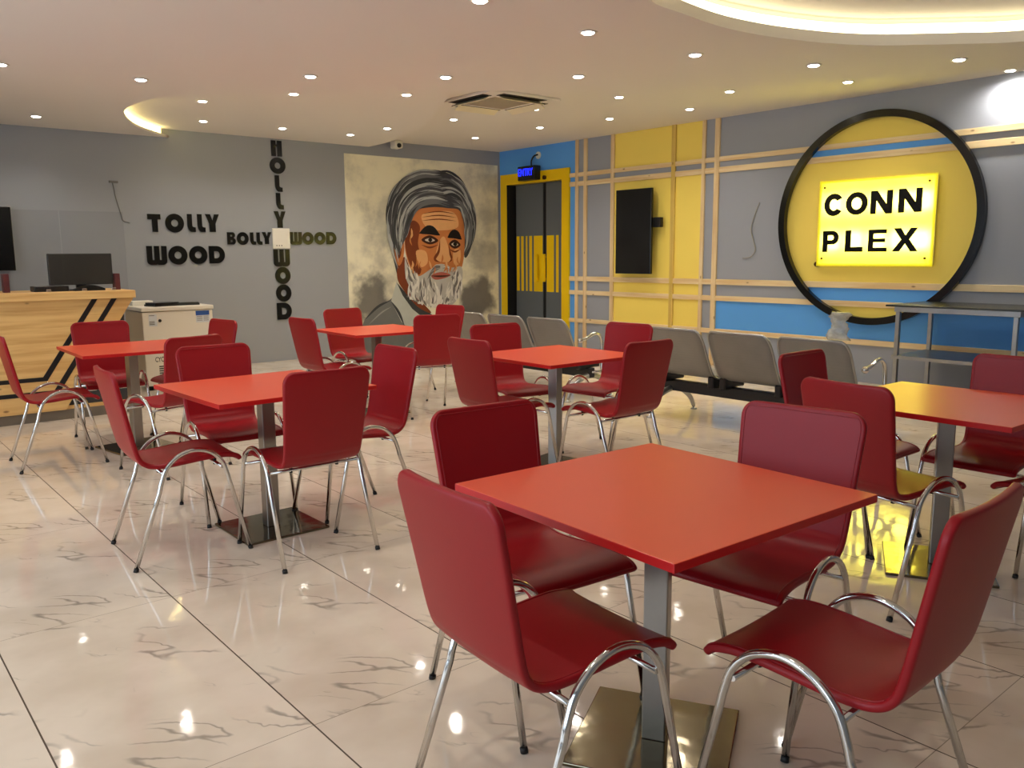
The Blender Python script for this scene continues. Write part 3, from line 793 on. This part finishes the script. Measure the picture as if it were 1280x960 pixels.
# ------------------------------------------------------------------ wall screen, entry sign, cables, camera
t = thing('wall_screen', 'tall black switched off screen hung upright on the yellow wall panel', 'screen', (8.85, 7.95, 1.15))
bm = B(); box(bm, 8.79, 8.835, 7.56, 8.20, 1.165, 2.31, .006, 2); obj('screen_panel', bm, M['black_gloss'], t)
bm = B(); box(bm, 8.835, 8.95, 7.70, 8.05, 1.5, 2.0); obj('wall_bracket', bm, M['black_metal'], t)
bm = B(); box(bm, 8.84, 8.90, 7.44, 7.57, 1.79, 1.92, .004, 1); obj('socket_box', bm, M['black_metal'], t)
t = thing('entry_sign', 'small black box sign with blue glowing letters above the yellow door', 'sign', (8.85, 10.11, 2.58))
bm = B(); box(bm, 8.79, 8.92, 9.915, 10.31, 2.585, 2.80, .008, 2); obj('sign_box', bm, M['black_metal'], t)
me = text_mesh('ENTRY', .155, .003); me.transform(Matrix(((0, 0, -1, 8.79), (-.72, 0, 0, 10.125), (0, 1, 0, 2.70), (0, 0, 0, 1)))); link_mesh('letters', me, M['led_blue'], t)
bm = B(); tube(bm, catmull([(8.86, 10.06, 2.79), (8.87, 10.07, 2.88), (8.89, 10.03, 2.95), (8.935, 9.99, 2.97)], 6), .012, 8); obj('power_cable', bm, M['black_rubber'], t)
bm = B(); cyl(bm, (8.95, 9.99, 2.96), (-1, 0, 0), .055, .015, 24); tag(obj('round_socket', bm, M['white_plastic']), 'round white socket on the blue wall above the entry sign', 'socket')
bm = B(); tube(bm, catmull([(8.945, 5.99, 2.04), (8.94, 6.06, 1.86), (8.935, 6.09, 1.72), (8.938, 6.05, 1.58), (8.93, 6.02, 1.47), (8.93, 6.08, 1.39), (8.94, 6.2, 1.375)], 6), .006, 6)
tag(obj('loose_cable', bm, M['cable_pale']), 'loose thin cable hanging on the grey wall left of the ring', 'cable')
bm = B(); tube(bm, catmull([(2.96, 10.945, 2.33), (2.985, 10.943, 2.14), (3.03, 10.943, 1.95), (3.045, 10.943, 1.88), (3.12, 10.944, 1.85)], 6), .005, 6); box(bm, 2.92, 3.02, 10.93, 10.95, 2.32, 2.345)
tag(obj('loose_cable', bm, M['cable_grey']), 'thin grey cable hanging on the back wall above the counter', 'cable')
t = thing('ceiling_camera', 'small white security camera with black lens above the mural', 'camera', (6.86, 10.2, 2.98))
bm = B(); c0 = V(6.86, 10.80, 3.06); box(bm, 6.80, 6.93, 10.70, 10.86, 2.985, 3.10, .02, 2); obj('camera_body', bm, M['white_plastic'], t)
bm = B(); cyl(bm, (6.855, 10.70, 3.025), (-.3, -1, -.25), .032, .02, 20); obj('camera_lens', bm, M['black_gloss'], t)

# ceiling cassette air conditioner
t = thing('ceiling_air_conditioner', 'square white ceiling air conditioner with open flaps', 'air conditioner', (6.0, 7.35, 3.1))
bm = B(); box(bm, 5.52, 6.48, 6.87, 7.83, 3.07, 3.1, .008, 2); obj('cover_panel', bm, M['ceiling_paint'], t)
bm = B(); box(bm, 5.74, 6.26, 7.09, 7.61, 3.062, 3.07, .002, 1)
for k in range(12): box(bm, 5.76, 6.24, 7.11 + k * .04, 7.13 + k * .04, 3.058, 3.062)
obj('grille', bm, M['grille_grey'], t)
for k in range(4):
    rot = Matrix.Translation((6.0, 7.35, 0)) @ Matrix.Rotation(k * pi / 2, 4, 'Z')
    bm = B(); box(bm, -.30, .30, -.455, -.335, 3.066, 3.0705); bm.transform(rot); obj('air_slot', bm, M['vent_dark'], t)
    bm = B(); box(bm, -.28, .28, -.05, .05, -.004, .004, .003, 1)
    bm.transform(rot @ Matrix.Translation((0, -.385, 3.045)) @ Matrix.Rotation(radians(28), 4, 'X')); obj('flap', bm, M['flap_cream'], t)

# ------------------------------------------------------------------ letters on the back wall
DECO = {
 'T': [[(.34, 0), (.76, 0), (.76, .70), (1, .70), (1, 1), (0, 1), (0, .70), (.34, .70)]],
 'O': [arc(.5, .5, .5, .5, 0, 350, 35), arc(.5, .5, .19, .19, 0, 350, 35)],
 'L': [[(.08, 1), (.62, 1), (.62, .36)] + arc(1.0, .34, .38, .08, 180, 270, 8) + [(1, 0), (.62, 0)] + arc(.56, .44, .48, .44, 270, 180, 12)],
 'Y': [[(.28, 0), (.72, 0), (.72, .46), (1, 1), (.66, 1), (.52, .62), (.36, 1), (0, 1), (.28, .46)]],
 'W': [[(0, 1), (.27, 1), (.27, .26), (.375, .26), (.375, 1), (.63, 1), (.63, .26), (.735, .26), (.735, 1), (1, 1), (1, .30)] + arc(.78, .22, .22, .22, 0, -90, 8) + [(.55, .0), (.5, .04), (.45, 0)] + arc(.22, .22, .22, .22, 270, 180, 8)],
 'D': [[(0, 0)] + arc(.48, .5, .52, .5, -90, 90) + [(0, 1)], [(.32, .30)] + arc(.48, .5, .2, .2, -90, 90, 12) + [(.32, .70)]],
 'B': [[(0, 0)] + arc(.66, .27, .34, .27, -90, 70, 12) + arc(.62, .76, .32, .24, -60, 90, 12) + [(0, 1)], [(.36, .20), (.60, .20), (.66, .28), (.60, .36), (.36, .36)], [(.36, .64), (.58, .64), (.64, .71), (.58, .78), (.36, .78)]],
 'H': [[(0, 0), (.42, 0), (.42, .62), (.58, .62), (.58, 0), (1, 0), (1, 1), (.58, 1), (.58, .76), (.42, .76), (.42, 1), (0, 1)]],
}
WORDS = [
 ('T', 3.33, 3.487, 1.747, 1.965, 'black letter T starting the word TOLLY'), ('O', 3.541, 3.771, 1.742, 1.975, 'black round O in the word TOLLY'), ('L', 3.807, 3.915, 1.752, 1.976, 'first black L in the word TOLLY'), ('L', 3.933, 4.041, 1.753, 1.978, 'second black L in the word TOLLY'), ('Y', 4.045, 4.224, 1.756, 1.981, 'black letter Y ending the word TOLLY'),
 ('W', 3.293, 3.535, 1.342, 1.575, 'black letter W of WOOD below TOLLY'), ('O', 3.553, 3.790, 1.342, 1.577, 'first O of WOOD below TOLLY'), ('O', 3.811, 4.045, 1.346, 1.577, 'second O of WOOD below TOLLY'), ('D', 4.067, 4.274, 1.352, 1.576, 'black letter D of WOOD below TOLLY'),
 ('B', 4.32, 4.432, 1.596, 1.755, 'small black B starting BOLLYWOOD'), ('O', 4.449, 4.609, 1.590, 1.758, 'small black O after the B of BOLLYWOOD'), ('L', 4.624, 4.71, 1.594, 1.756, 'first small L of BOLLYWOOD'), ('L', 4.713, 4.80, 1.594, 1.757, 'second small L of BOLLYWOOD'), ('Y', 4.80, 4.93, 1.602, 1.762, 'small black Y left of the white switch plate'),
 ('W', 5.20, 5.376, 1.596, 1.768, 'small black W right of the white switch plate'), ('O', 5.385, 5.555, 1.598, 1.769, 'O directly after the W of BOLLYWOOD'), ('O', 5.567, 5.74, 1.599, 1.772, 'O before the last D of BOLLYWOOD'), ('D', 5.753, 5.91, 1.603, 1.774, 'small black D ending BOLLYWOOD'),
 ('H', 4.99, 5.14, 2.770, 2.975, 'black H at the top of the vertical word'), ('O', 4.958, 5.181, 2.540, 2.755, 'O under the H of the vertical word'), ('L', 5.013, 5.125, 2.303, 2.520, 'upper L of the vertical word'), ('L', 5.018, 5.130, 2.070, 2.288, 'lower L of the vertical word'), ('Y', 4.982, 5.150, 1.822, 2.043, 'Y above the white switch plate'),
 ('W', 4.95, 5.183, 1.300, 1.530, 'W under the white switch plate'), ('O', 4.96, 5.182, 1.060, 1.292, 'upper O below the W of the vertical word'), ('O', 4.96, 5.182, .818, 1.054, 'lower O above the D of the vertical word'), ('D', 4.963, 5.176, .573, .803, 'black D at the bottom of the vertical word'),
]
for ch, x0, x1, z0, z1, lab in WORDS:
    me = fitb(DECO[ch], x0, x1, z0, z1, 10.949, .015)
    grp = 'letters of TOLLY WOOD' if x1 < 4.3 else ('letters of BOLLYWOOD' if z0 > 1.58 and z1 < 1.78 else 'letters of the vertical word')
    tag(link_mesh('wall_letter', me, M['black_acrylic']), lab + ' on the grey wall', 'letter', grp)
bm = B(); box(bm, 4.945, 5.195, 10.925, 10.95, 1.542, 1.815, .006, 2)
sp_ = obj('switch_plate', bm, M['white_plastic']); tag(sp_, 'square white switch plate where the black wall words cross', 'switch plate')
for k in range(3):
    bm = B(); box(bm, 4.99 + k * .035, 5.005 + k * .035, 10.921, 10.925, 1.575, 1.59); obj('switch', bm, M['label_grey'], sp_)

# ------------------------------------------------------------------ mural (generic painted portrait)
def px_wall(x, y):
    u, v = 420 + x / 4.173, 180 + y / 4.174
    d = W_ + R_ * ((u - 640) / F) + U_ * ((480 - v) / F); t = 10.93 / d.y
    return d.x * t, H + d.z * t
PAL = {'hair': (78, 78, 82), 'hairm': (112, 114, 116), 'hairl': (176, 180, 178), 'skin': (206, 128, 72), 'skinl': (232, 174, 116), 'skind': (128, 62, 34), 'shade': (66, 34, 24), 'beard': (196, 192, 184), 'beardl': (232, 228, 218), 'beardd': (120, 116, 112), 'eyew': (214, 200, 186), 'dark': (26, 22, 22), 'lip': (176, 96, 84), 'jacket': (112, 114, 112), 'jackd': (62, 64, 66), 'jackl': (150, 152, 148), 'shirt': (188, 192, 184)}
pm = [M['mural_bg']]; pid = {}
for k, c in PAL.items(): pid[k] = len(pm); pm.append(plain('mural_paint_' + k, rgb(*c), .5, 0, .3, .1, 9))
bm = B(); layer = [0]
box(bm, 6.085, 8.90, 10.944, 10.95, .30, 2.882, mi=0)
def poly(pts, col, smooth=True):
    layer[0] += 1
    y = 10.9438 - layer[0] * .00006
    P = [px_wall(*p) for p in pts]
    if smooth: P = [(q.x, q.z) for q in catmull([(a, 0, b_) for a, b_ in P], 5, True)]
    f = bm.faces.new([bm.verts.new((a, y, b_)) for a, b_ in P]); f.material_index = pid[col]
def stroke(pts, w_, col):
    layer[0] += 1; y = 10.9438 - layer[0] * .00006
    P = catmull([(a, 0, b_) for a, b_ in (px_wall(*p) for p in pts)], 5); n = len(P); pr = None
    for i, p in enumerate(P):
        t = (P[min(i + 1, n - 1)] - P[max(i - 1, 0)]).normalized(); nn = V(-t.z, 0, t.x) * (w_ * .5 * sin(pi * (i + .15) / (n - .7)) * .0055 + .0004)
        cur = (bm.verts.new((p.x + nn.x, y, p.z + nn.z)), bm.verts.new((p.x - nn.x, y, p.z - nn.z)))
        if pr: bm.faces.new((pr[0], pr[1], cur[1], cur[0])).material_index = pid[col]
        pr = cur
# jacket, collar
poly([(140, 950), (190, 880), (280, 815), (330, 790), (420, 860), (520, 900), (640, 860), (700, 880), (740, 960), (740, 1100), (140, 1100)], 'jacket')
poly([(290, 820), (318, 720), (345, 760), (400, 850), (470, 920), (380, 960), (345, 930)], 'shirt', False)
poly([(318, 720), (360, 770), (440, 850), (520, 900), (480, 925), (400, 860), (350, 790)], 'jackd', False)
stroke([(150, 920), (220, 850), (290, 815)], 7, 'jackd'); stroke([(175, 940), (240, 880), (290, 850)], 4, 'jackl'); stroke([(290, 820), (330, 880), (360, 950)], 8, 'jackd')
# hair mass
poly([(278, 480), (262, 370), (280, 280), (330, 200), (420, 150), (520, 135), (600, 160), (660, 220), (705, 290), (725, 370), (728, 450), (700, 560), (672, 590), (650, 480), (400, 360), (350, 500), (330, 690), (302, 600)], 'hair')
# neck, ear, face
poly([(330, 620), (370, 600), (420, 780), (500, 880), (430, 850), (360, 770), (322, 700)], 'skind')
poly([(305, 500), (335, 480), (358, 520), (352, 600), (330, 635), (312, 590)], 'skin'); poly([(322, 515), (342, 520), (342, 575), (328, 595)], 'skind')
poly([(368, 420), (410, 350), (500, 330), (590, 335), (650, 350), (672, 440), (672, 560), (655, 650), (600, 700), (520, 720), (430, 700), (380, 620), (360, 520)], 'skin')
poly([(366, 470), (400, 400), (440, 430), (430, 520), (450, 600), (440, 680), (400, 650), (368, 560)], 'skind')
poly([(450, 370), (540, 350), (620, 360), (640, 430), (570, 450), (480, 440)], 'skinl'); poly([(420, 560), (470, 560), (480, 620), (440, 640)], 'skinl'); poly([(615, 560), (650, 550), (648, 620), (618, 630)], 'skinl')
poly([(545, 500), (572, 490), (600, 590), (590, 615), (540, 612), (520, 590)], 'skinl'); stroke([(545, 500), (538, 560), (518, 600), (545, 618)], 9, 'skind'); stroke([(590, 520), (598, 570), (606, 600), (590, 618)], 7, 'skind')
for e in (-1, 1):
    cx = 492 if e < 0 else 622; cy = 500 if e < 0 else 522; w_ = 44 if e < 0 else 30
    poly([(cx - w_, cy), (cx, cy - 24), (cx + w_, cy + 4), (cx, cy + 24)], 'shade'); poly([(cx - w_ * .6, cy + 1), (cx, cy - 9), (cx + w_ * .6, cy + 3), (cx, cy + 11)], 'eyew'); poly([(cx - 9, cy), (cx + 2, cy - 11), (cx + 13, cy + 1), (cx + 2, cy + 11)], 'dark')
    stroke([(cx - w_ * 1.25, cy - 34), (cx, cy - 52), (cx + w_ * 1.2, cy - 24)], 26, 'dark')
    stroke([(cx - w_, cy + 26), (cx, cy + 40), (cx + w_, cy + 26)], 5, 'skind')
for k in range(3): stroke([(450, 400 - k * 18), (540, 392 - k * 20), (630, 402 - k * 18)], 3, 'skind')
# beard
poly([(362, 590), (380, 640), (430, 690), (500, 650), (550, 625), (610, 645), (655, 640), (662, 700), (640, 800), (590, 850), (520, 855), (440, 820), (395, 760), (365, 690)], 'beard')
poly([(500, 685), (550, 668), (600, 682), (570, 700), (520, 708)], 'lip'); stroke([(495, 688), (550, 690), (602, 686)], 5, 'shade')
for k in range(190):
    a = random.random(); x = 372 + 285 * a; yt = 640 + 60 * sin(pi * a) + random.uniform(-10, 150)
    yb = min(yt + random.uniform(30, 75), 800 + 55 * sin(pi * a)); cv = random.uniform(-16, 16) + (510 - x) * .06
    if 500 < x < 600 and 655 < yt < 710: continue
    stroke([(x, yt), (x + cv * .3, (yt + yb) / 2), (x + cv, yb)], random.uniform(4, 9), random.choice(['beardl', 'beardl', 'beard', 'beardd']))
for sgn in (-1, 1):
    for k in range(9): stroke([(550 + sgn * 5, 632 + k * 2), (550 + sgn * (30 + k * 2), 636 + k * 4), (550 + sgn * (58 + k * 2), 668 + k * 5)], 5, random.choice(['beardl', 'beard', 'beardd']))
# painterly strokes on the face, then hair strands combed back from the forehead
for k in range(46):
    x = random.uniform(385, 650); y = random.uniform(430, 640)
    if 425 < x and 385 < y < 560: continue
    stroke([(x, y), (x + random.uniform(-8, 8), y + 22), (x + random.uniform(-14, 14), y + 46)], random.uniform(3, 7), random.choice(['skind', 'skin', 'skinl']) if x < 440 else random.choice(['skin', 'skinl']))
def blend(A_, C_, s_):
    return [(p[0] + (q[0] - p[0]) * s_ + random.uniform(-5, 5), p[1] + (q[1] - p[1]) * s_ + random.uniform(-5, 5)) for p, q in zip(A_, C_)]
OL = [(540, 140), (440, 142), (350, 185), (288, 275), (266, 375), (274, 470), (296, 570), (318, 650)]
IL = [(590, 330), (520, 312), (450, 322), (405, 356), (382, 410), (366, 470), (350, 500), (338, 520)]
OR = [(520, 140), (590, 150), (655, 205), (700, 285), (724, 365), (728, 440), (712, 520), (676, 585)]
IR = [(570, 332), (605, 325), (640, 338), (662, 372), (672, 420), (674, 470), (674, 520), (670, 560)]
for k in range(230):
    s_ = (k / 230 + random.uniform(-.04, .04)); s_ = max(0, min(1, s_))
    A_, C_ = (OL, IL) if k % 3 else (OR, IR)
    pts = blend(A_, C_, s_); i0_ = random.randint(0, 3); n_ = random.randint(4, 5)
    stroke(pts[i0_:i0_ + n_], random.uniform(5, 11), random.choice(['hairl', 'hairl', 'hairm', 'hairm', 'hair', 'hair', 'jackd']))
tag(obj('wall_mural', bm, pm), 'large painted portrait of a grey haired bearded man on a cream ground', 'mural')

# ------------------------------------------------------------------ counter and what stands on it
t = thing('service_counter', 'pale wooden service counter with black diagonal stripes at far left', 'counter', (1.2, 8.6, 0))
bm = B(); box(bm, -.6, 2.345, 8.20, 8.95, 1.068, 1.137, .004, 2); obj('countertop', bm, M['counter_wood'], t)
bm = B(); box(bm, -.6, 2.255, 8.30, 8.90, .09, 1.068); obj('dark_body', bm, M['dark_panel'], t)
bm = B(); box(bm, -.6, 2.26, 8.262, 8.90, .0, .088); obj('plinth', bm, M['plinth_grey'], t)
me = curve2d([[(-.6, .09), (1.69, .09), (2.335, 1.068), (-.6, 1.068)]], .05); me.transform(Matrix(((1, 0, 0, 0), (0, 0, -1, 8.292), (0, 1, 0, 0), (0, 0, 0, 1)))); obj_front = link_mesh('front_panel', me, M['counter_wood'], t)
bm = B(); box(bm, 1.69, 2.255, 8.265, 8.30, .0885, .118); obj('bottom_rail', bm, M['counter_wood'], t)
for (xt, xk, zk) in ((2.0, 1.545, .385), (2.165, 1.625, .26)):
    hw = .024
    L = [(xt - hw, 1.066), (xt + hw, 1.066), (xk + hw * .75, zk - hw * .9), (-.6, zk - hw * .9 - .0), (-.6, zk + hw * .6), (xk - hw * .55, zk + hw * .6)]
    me = curve2d([L], .004); me.transform(Matrix(((1, 0, 0, 0), (0, 0, -1, 8.2419), (0, 1, 0, 0), (0, 0, 0, 1)))); link_mesh('black_stripe', me, M['black_metal'], obj_front)
def on_counter(name, parts, label, cat, z=1.137):
    pass
for x0, x1, lab in ((.2, 1.79, 'clear screen panel standing on the left part of the counter'), (1.80, 2.33, 'clear screen panel standing on the right end of the counter')):
    bm = B(); box(bm, x0, x1, 8.36, 8.366, 1.139, 1.85); g = obj('counter_screen', bm, M['glass']); tag(g, lab, 'screen panel')
    for xx in (x0 + .15, x1 - .13):
        bm = B(); box(bm, xx - .02, xx + .02, 8.345, 8.381, 1.137, 1.162, .004, 1); obj('screen_clip', bm, M['chrome'], g)
t = thing('monitor', 'dark monitor standing on the counter behind the clear screen', 'monitor', (1.97, 8.55, 1.137))
bm = B(); box(bm, 1.70, 2.24, 8.50, 8.535, 1.19, 1.475, .006, 2); obj('monitor_panel', bm, plain('monitor_shell', rgb(50, 50, 45), .4, 0, .5, .25, 5), t)
bm = B(); box(bm, 1.93, 2.01, 8.535, 8.57, 1.147, 1.40); box(bm, 1.85, 2.10, 8.46, 8.62, 1.137, 1.149, .003, 1); obj('monitor_stand', bm, M['black_metal'], t)
bm = B(); box(bm, 1.56, 1.84, 8.42, 8.60, 1.137, 1.185, .006, 2); tag(obj('receipt_printer', bm, M['black_metal']), 'low flat black box on the counter left of the monitor', 'box')
bm = B(); prev = None
rows = []
for i in range(9):
    t_ = i / 8; x = 1.88 + .26 * t_; h = .018 + .035 * sin(pi * t_)
    rows.append([bm.verts.new(p) for p in ((x, 8.40, 1.137), (x, 8.46, 1.137), (x, 8.455, 1.137 + h), (x, 8.405, 1.137 + h))])
for A, C in zip(rows, rows[1:]):
    for k in range(4): bm.faces.new((A[k], A[(k + 1) % 4], C[(k + 1) % 4], C[k]))
bm.faces.new(rows[0]); bm.faces.new(rows[-1])
tag(obj('computer_mouse', bm, M['black_gloss']), 'black curved mouse before the monitor on the counter', 'mouse')
bm = B(); box(bm, 2.245, 2.29, 8.46, 8.56, 1.137, 1.288, .003, 1); tag(obj('menu_holder', bm, M['red_brown']), 'small dark red upright box right of the monitor', 'box')
bm = B(); box(bm, 1.335, 1.38, 8.46, 8.56, 1.137, 1.30, .003, 1); tag(obj('menu_holder', bm, M['red_brown']), 'small brown upright box at the left end of the counter', 'box')
t = thing('wall_display', 'tall black display on the back wall cut by the left edge', 'screen', (1.5, 10.9, 1.2))
bm = B(); box(bm, 1.05, 1.84, 10.80, 10.84, 1.30, 2.0, .006, 2); obj('screen_panel', bm, M['black_gloss'], t)
bm = B(); box(bm, 1.3, 1.6, 10.84, 10.95, 1.5, 1.8); obj('wall_bracket', bm, M['black_metal'], t)
# chest freezer
t = thing('chest_freezer', 'white chest freezer between the wooden counter and the back wall', 'freezer', (3.05, 9.7, 0))
FX0, FX1, FY = 2.735, 3.495, 9.4
bm = B(); box(bm, FX0, FX1, FY, FY + .62, .05, .855, .012, 3)
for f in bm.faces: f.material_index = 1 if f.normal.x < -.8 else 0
obj('freezer_body', bm, [M['freezer_white'], M['freezer_side']], t)
bm = B(); box(bm, FX0 - .01, FX1 + .01, FY - .015, FY + .63, .858, .905, .012, 3); obj('lid', bm, M['freezer_white'], t)
for xx in (FX0 + .06, FX1 - .06):
    for yy in (FY + .07, FY + .55):
        bm = B(); cyl(bm, (xx, yy, 0), (0, 0, 1), .025, .052, 14); obj('foot', bm, M['black_rubber'], t)
bm = B(); box(bm, 3.305, 3.455, FY - .002, FY, .795, .845, mi=0); box(bm, 3.305, 3.455, FY - .002, FY, .715, .795, mi=1)
for zz in (.735, .75, .765, .78): box(bm, 3.315, 3.375, FY - .003, FY - .002, zz, zz + .005, mi=2)
for zz in (.735, .75, .765, .78): box(bm, 3.39, 3.445, FY - .003, FY - .002, zz, zz + .005, mi=2)
obj('energy_label', bm, [M['label_blue'], M['label_pale'], M['label_grey']], t)
bm = B(); box(bm, 2.80, 2.885, FY - .002, FY, .70, .825, mi=0)
for zz in (.72, .735, .75, .815): box(bm, 2.805, 2.86, FY - .003, FY - .002, zz - .004, zz + .004, mi=1)
obj('paper_label', bm, [M['label_pale'], M['label_grey']], t)
bm = B(); cyl(bm, (2.915, FY, .757), (0, -1, 0), .017, .008, 16); obj('lock', bm, M['black_metal'], t)
me = text_mesh('CYC', .075, .002); me.transform(Matrix(((.62, 0, 0, 2.885), (0, 0, -1, FY), (0, 1, 0, .335), (0, 0, 0, 1)))); link_mesh('brand_letters', me, M['black_metal'], t)
bm = B()
for k in range(7): box(bm, 2.875, 2.98, FY - .003, FY, .11 + k * .024, .122 + k * .024)
obj('vent_slots', bm, M['dark_panel'], t)
# trays and papers on the freezer
bm = B(); box(bm, 2.86, 3.16, 9.48, 9.70, .905, .925, .003, 1); box(bm, 2.87, 3.15, 9.49, 9.69, .925, .945); bm.transform(Matrix.Translation((3.0, 9.6, 0)) @ Matrix.Rotation(.25, 4, 'Z') @ Matrix.Translation((-3.0, -9.6, 0)))
tag(obj('black_tray', bm, M['black_gloss']), 'glossy black tray lying at the left on the freezer lid', 'tray')
bm = B(); box(bm, 3.13, 3.40, 9.52, 9.76, .905, .928, .003, 1); box(bm, 3.14, 3.39, 9.525, 9.55, .928, .936); tag(obj('black_tray', bm, M['board_dark']), 'dark flat tray lying at the right on the freezer lid', 'tray')
bm = B(); box(bm, 2.76, 2.98, 9.80, 9.98, .905, .955, .003, 1); tag(obj('paper_stack', bm, M['white_plastic']), 'white stack at the back left of the freezer lid', 'paper')

# ------------------------------------------------------------------ view
vs = SC.view_settings
vs.view_transform = 'Standard'; vs.look = 'None'; vs.gamma = 1; vs.use_curve_mapping = False; vs.exposure = 0.3
SC.cycles.use_denoising = True
SC.cycles.sample_clamp_indirect = 6.0
SC.cycles.max_bounces = 8
